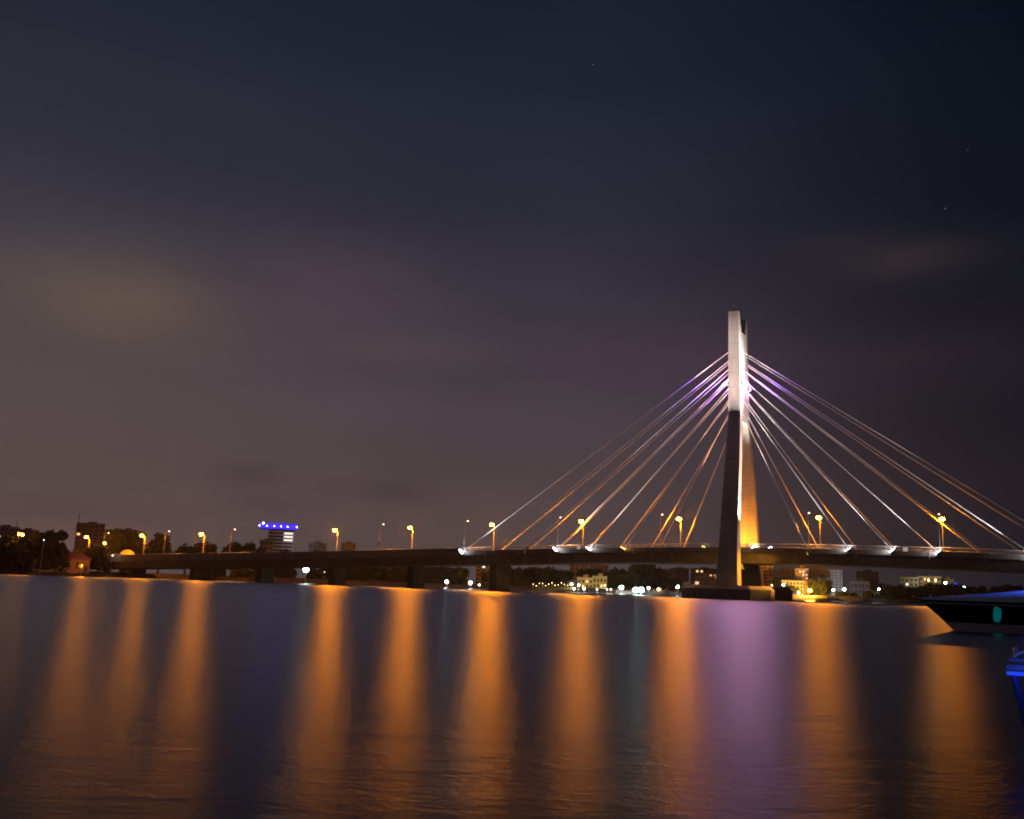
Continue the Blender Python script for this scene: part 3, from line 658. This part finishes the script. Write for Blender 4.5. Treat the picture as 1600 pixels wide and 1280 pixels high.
# white hut with a blue disc
o = face(1127, 392, 0, 0, 1.8, 'hut', 'small white hut with a round blue emblem beside the pylon leg')
zt = zat(1127, 900, 392) - 1.8; W = 19 * 392 / 1518
MB().box(-W / 2, W / 2, 0, 4, -1.5, zt).build('wall', M['white_wall'], o)
MB().box(-W / 2 - .25, W / 2 + .25, -.3, 4.3, zt + .005, zt + .3).build('roof', M['roof_dark'], o)
MB().tube((-.2, -.04, zt * .62), (-.2, -.12, zt * .62), .52, n=20).build('emblem', mat('emblem_blue', (.05, .08, .42), .5), o)
MB().box(1.0, 1.9, -.1, .02, zt * .45, zt * .85).build('window', M['pane'], o)
MB().box(-W / 2 + .1, -W / 2 + .9, -.1, .02, 0, zt * .8).build('door', M['pane'], o)
o = face(1089, 388, 0, 0, 1.8, 'light_box', 'small glowing peach-coloured cube kiosk left of the white hut', 'kiosk')
zt = zat(1089, 909, 388) - 1.8
MB().box(-.7, .7, -.7, .7, zt - 1.2, zt).build('lantern', mat('kiosk_glow', (.6, .4, .3), .5, emit=(1, .6, .42), estr=1.1), o); MB().box(-.15, .15, -.15, .15, -1.5, zt - 1.21).build('post', M['steel'], o)
# right of the pylon
B(1193, 1208, 880, 912, 420, 'ochre_wall', 6, 2, 'narrow orange-lit balcony tower right of the pylon foot', 9, balc=True, win=(.6, .45))
B(1210, 1244, 892, 908, 440, 'cream_wall', 4, 9, 'cream block with rows of dark windows right of the pylon', 11, win=(.45, .5))
B(1205, 1226, 903, 922, 410, 'dark_wall', 2, 2, 'dark steep-roofed house below the cream block', 8, roof='hip')
B(1224, 1254, 909, 932, 404, 'white_wall', 4, 6, 'white lit house with porches beside the orange waterside lamp', 9, roof='slab', balc=True, litw=((2, 2), (1, 4), (0, 4), (0, 5)), win=(.5, .6))
B(1244, 1263, 891, 926, 414, 'ochre_wall', 7, 4, 'strongly orange-lit narrow block behind the orange waterside lamp', 9, litw=((6, 1), (6, 2), (5, 2), (5, 3), (4, 3)), win=(.4, .4))
B(1263, 1300, 891, 910, 426, 'ochre_wall', 4, 9, 'long ochre block with two rows of windows right of the orange-lit block', 12, win=(.4, .45))
B(1300, 1316, 893, 934, 420, 'grey_wall', 9, 3, 'tall pale block lit white from its foot', 11, win=(.35, .4))
B(1272, 1296, 906, 926, 412, 'dark_wall', 2, 2, 'dark windowless-looking block left of the white-lit block', 8)
B(1331, 1357, 911, 930, 420, 'hazy_wall', 2, 5, 'dim grey two-storey house right of the white-lit block', 9, balc=True)
B(1341, 1372, 895, 915, 560, 'dark_wall', 5, 5, 'dark stepped block on the skyline right of the white-lit block', 12)
B(1410, 1434, 903, 917, 470, 'grey_wall', 2, 4, 'grey flat-roofed villa on the right skyline', 9, roof='slab', litw=((0, 1),))
B(1441, 1469, 902, 916, 476, 'cream_wall', 2, 6, 'yellow-lit house on the right skyline', 9, roof='slab', lit=((1, 1), (1, 2), (1, 4), (0, 2)))
B(1473, 1490, 907, 918, 480, 'grey_wall', 1, 3, 'small grey house right of the yellow-lit house', 8)
o = face(1429, 455, 0, 0, 2, 'boundary_wall', 'long pale boundary wall under the grey villa', 'wall')
zt = zat(1429, 918, 455) - 2; MB().box(-6, 6, 0, .5, -.5, zt).build('wall_face', M['dark_wall'], o); MB().box(-6, 6, -.2, .7, zt + .004, zt + .5).build('coping', M['white_wall'], o)

# ------------------------------------------------------------------ lamps on the banks
def bank_lamp(px, py, dist, glass, power, col, label, r=.32, name='lamp_post', cat='lamp', group='lamps along the banks', aim=None, ang=150, fwd=.6):
    glass = M['tiny'] if (r <= .2 and glass is M['white_l']) else glass
    p = at(px, py, dist); zb = 1.2
    o = empty(name, (p.x, p.y, zb), math.atan2((p - CAM).y, (p - CAM).x) - PI / 2, label, cat, group)
    h = p.z - zb
    MB().tube((0, .35, -1.5), (0, .35, h), .07, .05, 6).build('pole', M['steel'], o)
    hd = MB().loft([[(-r * .8, -.0, h - r * .6), (r * .8, 0, h - r * .6), (r * .8, 0, h + r * .8), (-r * .8, 0, h + r * .8)], [(-r * .5, .34, h - r * .3), (r * .5, .34, h - r * .3), (r * .5, .34, h + r * .4), (-r * .5, .34, h + r * .4)]]).build('housing', M['black'], o)
    MB().ball((0, -.12, h), r, .1, r, 12, 6).build('glass', glass, hd)
    if power:
        if aim: spot('beam', o, (0, -.4, h), aim, power, ang, col, .6, .3)
        else:
            l = bpy.data.lights.new('glow', 'POINT'); l.energy = power; l.color = col; l.shadow_soft_size = .3
            lo = bpy.data.objects.new('glow', l); COL.objects.link(lo); lo.parent = o; lo.location = (0, -fwd, h)
    return o
WH = (.85, .95, 1.0); CW = (.55, 1.0, .92)
bank_lamp(478, 890, 376, M['cool_l'], 500, CW, 'starry blue-white lamp under the left approach span', 1.0)
bank_lamp(507, 894, 392, M['white_l'], 0, WH, 'tiny white lamp right of the starry lamp under the approach', .12)
bank_lamp(516, 894.5, 392, M['white_l'], 0, WH, 'tiniest white lamp, second right of the starry lamp under the approach', .08)
bank_lamp(698, 909, 374, M['white_l'], 900, WH, 'white waterside floodlight left of the green floodlit tree', .55)
bank_lamp(735, 911, 378, M['white_l'], 1600, (.9, 1, .9), 'white waterside floodlight right of the green floodlit tree', .6)
bank_lamp(778, 909, 380, M['white_l'], 200, (.7, .8, 1), 'small bluish-white lamp under the pale narrow block', .3)
bank_lamp(749, 914, 386, M['warm_l'], 300, (1, .95, .7), 'small creamy lamp low by the green bushy tree', .25)
bank_lamp(893, 913, 374, M['warm_l'], 1800, (1, .85, .25), 'yellow lamp above the quay lamps at the garden end', .5, fwd=-6)
for px, py, r, lb in ((897, 920, .32, 'white quay lamp under the yellow lamp'), (904, 914.5, .3, 'white lamp at the villa corner, upper of two'), (913, 920, .32, 'white quay lamp in front of the left villa'),
                      (933, 921, .2, 'small white quay lamp in front of the right villa'), (948.5, 921, .18, 'small white quay lamp, left of a close pair'), (954.5, 921, .2, 'small white quay lamp, right of a close pair')):
    bank_lamp(px, py, 368, M['white_l'], 250, (1, 1, .85), lb, r)
bank_lamp(945, 915, 380, M['warm_l'], 1000, (.9, 1, .3), 'small lime-yellow lamp between the villa and the dark tree', .25, fwd=-3)
bank_lamp(971, 918, 364, M['cool_l'], 500, CW, 'large white quay floodlight left of the brightest pair', .7)
bank_lamp(993.5, 922, 360, M['cool_l'], 900, CW, 'blazing white quay floodlight, left of the brightest pair', .95)
bank_lamp(1002, 922, 360, M['cool_l'], 900, CW, 'blazing white quay floodlight, right of the brightest pair', .95)
bank_lamp(1013.5, 919, 364, M['cool_l'], 500, (.6, .8, 1), 'bluish quay lamp right of the brightest pair', .4)
bank_lamp(1029, 921, 366, M['warm_l'], 400, (1, .6, .3), 'orange round lamp on the quay under the dark pointed tree', .4)
bank_lamp(1059, 917, 362, M['white_l'], 400, WH, 'white lamp just left of the pylon footing', .45)
bank_lamp(1224, 914, 396, M['white_l'], 400, (1, .85, .85), 'pinkish-white lamp in front of the dark steep-roofed house', .35)
bank_lamp(1206, 914.5, 400, M['warm_l'], 200, (1, .9, .3), 'small yellow lamp behind the pylon footing', .22)
bank_lamp(1218, 916, 402, M['warm_l'], 150, (.9, 1, .3), 'small greenish-yellow lamp behind the far footing', .18)
bank_lamp(1265, 923, 372, M['sodium'], 46000, (1, .42, .03), 'blazing orange waterside lamp on a post right of the pylon', .6, fwd=-12)
bank_lamp(1248, 926, 384, M['warm_l'], 1500, (1, .8, .5), 'warm lamp at the porch of the white lit house', .5, fwd=-5)
bank_lamp(1302, 922, 398, M['white_l'], 1800, WH, 'white foot light at the left corner of the pale tall block', .35, fwd=-9)
bank_lamp(1319, 921, 398, M['white_l'], 1800, WH, 'white foot light at the right corner of the pale tall block', .45, fwd=-9)
bank_lamp(1373, 921, 398, M['white_l'], 150, WH, 'white lamp alone among the low bushes right of centre', .28)
bank_lamp(1477, 911, 452, M['white_l'], 250, (1, .95, .85), 'white lamp on the small grey house, upper of two', .42)
bank_lamp(1477, 916, 452, M['white_l'], 0, (1, .95, .85), 'white lamp below the small grey house, lower of two', .25)
bank_lamp(1493, 912, 452, M['blue_led'], 0, (0, 0, 1), 'tiny blue lamp between the white lamps at right', .3)
bank_lamp(1506.5, 919, 420, M['white_l'], 700, WH, 'large white lamp above the speedboat foredeck', .62)
bank_lamp(1505.5, 925, 418, M['white_l'], 0, WH, 'small white lamp low above the speedboat foredeck', .3)
bank_lamp(1451, 907, 466, M['warm_l'], 2500, (1, .85, .4), 'warm porch lamp on the left of the yellow-lit house', .3, fwd=3)
bank_lamp(1462, 907.5, 466, M['warm_l'], 200, (1, .85, .4), 'warm porch lamp on the right of the yellow-lit house', .24)
bank_lamp(163.5, 849, 404, M['sodium'], 2500, SOD, 'small orange lamp low between the bush-like tree and bridge end', .38)
bank_lamp(35, 835.5, 396, M['sodium'], 300, SOD, 'orange lamp shining through the leaves at the left edge', .38)
bank_lamp(30, 835, 394, M['sodium'], 0, SOD, 'orange lamp left of the pair glowing over the left trees', .38)
bank_lamp(68.5, 844, 390, M['white_l'], 0, WH, 'tiny white lamp deep in the big dark tree', .13)
bank_lamp(128, 884, 388, M['sodium_dim'], 1500, SOD, 'dim orange lamp lighting the waterside house wall', .12)
bank_lamp(176, 868, 398, M['white_l'], 60, (1, .8, .7), 'tiny pinkish lamp beside the yellow dome', .2)
# festoon of warm bulbs in the garden
for k in range(12):
    px = 833 + k * 4.9; bank_lamp(px, 913 + 2.2 * math.sin(k * 1.9) , 376, M['warm_l'], 35 if k % 3 == 0 else 0, (1, .7, .3), 'small warm bulb in the garden festoon left of the yellow lamp', .10, name='garden_lamp', group='garden festoon bulbs')
# lit quay
o = face(998, 366, 0, 0, 0, 'quay', 'white floodlit quay wall at the water under the bridge', 'quay')
MB().box(-8.5, 9, 0, 3, -1, 1.3).build('quay_wall', M['white_wall'], o); MB().box(-8.6, 9.1, -.1, 3.1, 1.304, 1.45).build('coping', M['grey_wall'], o)
for k in range(7): MB().tube((-8 + k * 2.7, .15, 1.45), (-8 + k * 2.7, .15, 2.4), .05).build('post', M['steel'], o)

# ------------------------------------------------------------------ motorboat
def speedboat():
    bow = at(1434, 938, 61.5)
    ang = math.radians(-13)
    ax = (HR * math.cos(ang) + HF * math.sin(ang)).normalized()     # aft direction
    o = empty('speedboat', (bow.x, bow.y, 0), math.atan2(ax.y, ax.x), 'dark-hulled speedboat lit blue, its bow entering from the right', 'boat')
    hull_d = mat('hull_black', (.004, .004, .006), .25, nscale=2, namt=.2); hull_l = mat('hull_white', (.50, .50, .58), .3, nscale=2, namt=.08)
    deckm = mat('deck_white', (.55, .58, .66), .4, nscale=2, namt=.08)
    L = 13.0; N = 26
    def beam(x): t = min(1, x / 6.5); return 1.75 * (1 - (1 - t) ** 2.2) + .02
    def stem(z): return 1.9 * (1 - min(1, z / 1.72)) ** .9 if z < 1.72 else 0
    def pt(x, z, s):   # half-breadth of hull at station x, height z
        x0 = stem(max(z, 0)) if z >= 0 else 1.9 - z * 1.5
        xx = x0 + (L - x0) * x / L
        f = .55 + .45 * (max(0, z) / 1.72) ** .8
        return (xx, s * beam(xx - x0 * .85) * f, z)
    def band(zs):
        mb = MB()
        for s in (-1, 1):
            rows = [[pt(L * (i / N) ** 1.4, z, s) for i in range(N + 1)] for z in zs]
            n = N + 1
            vs = [p for r in rows for p in r]; fs = []
            for k in range(len(rows) - 1):
                for i in range(N):
                    q = (k * n + i, k * n + i + 1, (k + 1) * n + i + 1, (k + 1) * n + i); fs.append(q if s < 0 else q[::-1])
            mb.add(vs, fs)
        return mb
    band([-.5, -.2, 0, .2, .34, .46]).build('lower_hull', hull_l, o, smooth=True)
    band([.46, .8, 1.1, 1.4, 1.56, 1.70]).build('hull', hull_d, o, smooth=True)
    # rubbing strake
    mb = MB()
    for s in (-1, 1):
        mb.path([(p[0], p[1] + s * .02, p[2]) for p in [pt(L * (i / N) ** 1.4, 1.52, s) for i in range(N + 1)]], .03, 6)
    mb.build('rub_rail', hull_l, o)
    # crowned foredeck rising aft to the windscreen coaming
    mb = MB(); rows = []
    for i in range(N + 1):
        x = L * (i / N) ** 1.4; b = beam(x); cr = .10 + .62 * min(1, x / 6.0) ** 1.2
        rows.append([(x, b * math.sin(a) * .99, 1.70 + cr * (math.cos(a)) ** .7 if abs(a) < PI / 2 - .01 else 1.70) for a in [-PI / 2 + PI * k / 12 for k in range(13)]])
    n = 13; mb.add([p for r in rows for p in r], [(i * n + k, i * n + k + 1, (i + 1) * n + k + 1, (i + 1) * n + k) for i in range(N) for k in range(12)])
    mb.add(rows[-1] + [(L, 0, -.3)], [(k, k + 1, 13) for k in range(12)])
    mb.build('foredeck', deckm, o, smooth=True)
    # oval porthole, near side
    for s in (-1,):
        q = pt(4.6, 1.02, s); q2 = pt(5.2, 1.02, s); q = pt(5.05 - .2, 1.05, s)
        d = (Vector(q2) - Vector(pt(4.6, 1.02, s))).normalized(); nrm = Vector((d.y, -d.x, 0)) if s < 0 else Vector((-d.y, d.x, 0))
        px_ = PORT
        q = Vector(pt(px_, 1.02, s)); up = Vector((0, pt(px_, 1.4, s)[1] - pt(px_, .7, s)[1], .7)).normalized()
        ring = lambda e, off: [q + nrm * off + d * (.21 + e) * math.copysign(abs(math.cos(a)) ** .6, math.cos(a)) + up * (.46 + e) * math.copysign(abs(math.sin(a)) ** .8, math.sin(a)) for a in [2 * PI * k / 24 for k in range(24)]]
        fr = MB().loft([ring(.04, -.12), ring(.04, .05)]).build('porthole', hull_d, o)
        MB().loft([ring(0, .0), ring(0, .07)]).build('pane', mat('porthole_glass', (.0, .2, .22), .2, emit=(.0, .16, .17), estr=.4), fr)
    # bow pulpit fitting
    MB().path([(.15, -.12, 1.72), (-.25, -.1, 1.86), (-.25, .1, 1.86), (.15, .12, 1.72)], .03, 6).build('bow_roller', M['steel'], o)
    MB().tube((.7, 0, 1.8), (.7, 0, 1.98), .05).build('cleat', M['steel'], o)
    # windscreen further aft, outside the frame
    MB().loft([[(6.6, -1.2, 2.4), (6.7, -1.2, 2.4), (6.7, 1.2, 2.4), (6.6, 1.2, 2.4)], [(7.6, -1.0, 3.2), (7.7, -1.0, 3.2), (7.7, 1.0, 3.2), (7.6, 1.0, 3.2)]]).build('windscreen', M['pane'], o)
    return o, ax
PORT = 3.3
boat, bax = speedboat()
# blue deck lights of the boat's cockpit
cl = at(1700, 900, 57)
l = bpy.data.lights.new('cockpit_glow', 'AREA'); l.energy = 150; l.size = .6; l.color = (.05, .12, 1.0)
lo = bpy.data.objects.new('cockpit_light', l); COL.objects.link(lo)

# ------------------------------------------------------------------ blue-lit jetty corner
def jetty():
    d = 12.0; a = at(1572, 1034, d)
    o = empty('jetty', (a.x, a.y, 0), math.atan2((a - CAM).y, (a - CAM).x) - PI / 2 - .04, 'corner of a small jetty edged with blue light at the right edge', 'jetty')
    zb = zat(1580, 1055, d); zt_ = zat(1580, 1028, d)
    wood = mat('jetty_paint', (.30, .34, .42), .7, nscale=5, namt=.3)
    MB().box(.02, 3.2, .0, 2.4, zb + .05, zt_).build('deck', wood, o, bevel=.015)
    led = mat('blue_led_tube', (.02, .02, .3), .3, emit=(.02, .07, 1.0), estr=.8)
    MB().tube((.0, -.02, zb + .02), (3.2, -.02, zb + .02), .02, n=8).build('light_strip', led, o)
    MB().tube((.0, -.05, zb + .09), (3.2, -.05, zb + .09), .035, n=8).build('fender_rail', wood, o)
    MB().tube((.06, .1, zb), (.33, .1, -.5), .04, n=10).build('leg', mat('blue_painted_steel', (.05, .09, .35), .4, nscale=6, namt=.2), o)
    MB().tube((2.9, 2.2, zb), (2.9, 2.2, -.5), .06, n=10).build('leg', M['steel'], o)
    MB().path([(.07, .03, zt_ + .01), (.15, .05, zt_ + .06), (.35, .1, zt_ + .13), (.9, .3, zt_ + .16)], .012, 6).build('rope', M['cable'], o)
    MB().tube((.10, .12, zt_), (.10, .12, zt_ + .11), .03).build('bollard', M['steel'], o)
    l = bpy.data.lights.new('strip_glow', 'AREA'); l.shape = 'RECTANGLE'; l.size = 3; l.size_y = .1; l.energy = 5; l.color = (.03, .1, 1.0)
    lo2 = bpy.data.objects.new('strip_glow', l); COL.objects.link(lo2); lo2.parent = o; lo2.location = (1.6, -.30, zb + .02); lo2.rotation_euler = (math.radians(-240), 0, 0)
    return o
jetty()
lo.parent = boat; lo.location = (7.2, 0, 3.7); lo.rotation_euler = (0, math.radians(50), 0)

# ------------------------------------------------------------------ humid night air
def haze():
    m = bpy.data.materials.new('humid_air'); m.use_nodes = True; t = m.node_tree; t.nodes.clear()
    out = t.nodes.new('ShaderNodeOutputMaterial'); v = t.nodes.new('ShaderNodeVolumePrincipled')
    v.inputs['Color'].default_value = (.9, .9, .92, 1); v.inputs['Density'].default_value = HAZE; v.inputs['Anisotropy'].default_value = .7
    t.links.new(v.outputs[0], out.inputs['Volume'])
    o = MB().box(-1750, 1750, -400, 1950, -3, 110).build('haze', m); o['kind'] = 'stuff'; return o
HAZE = .00009
haze()
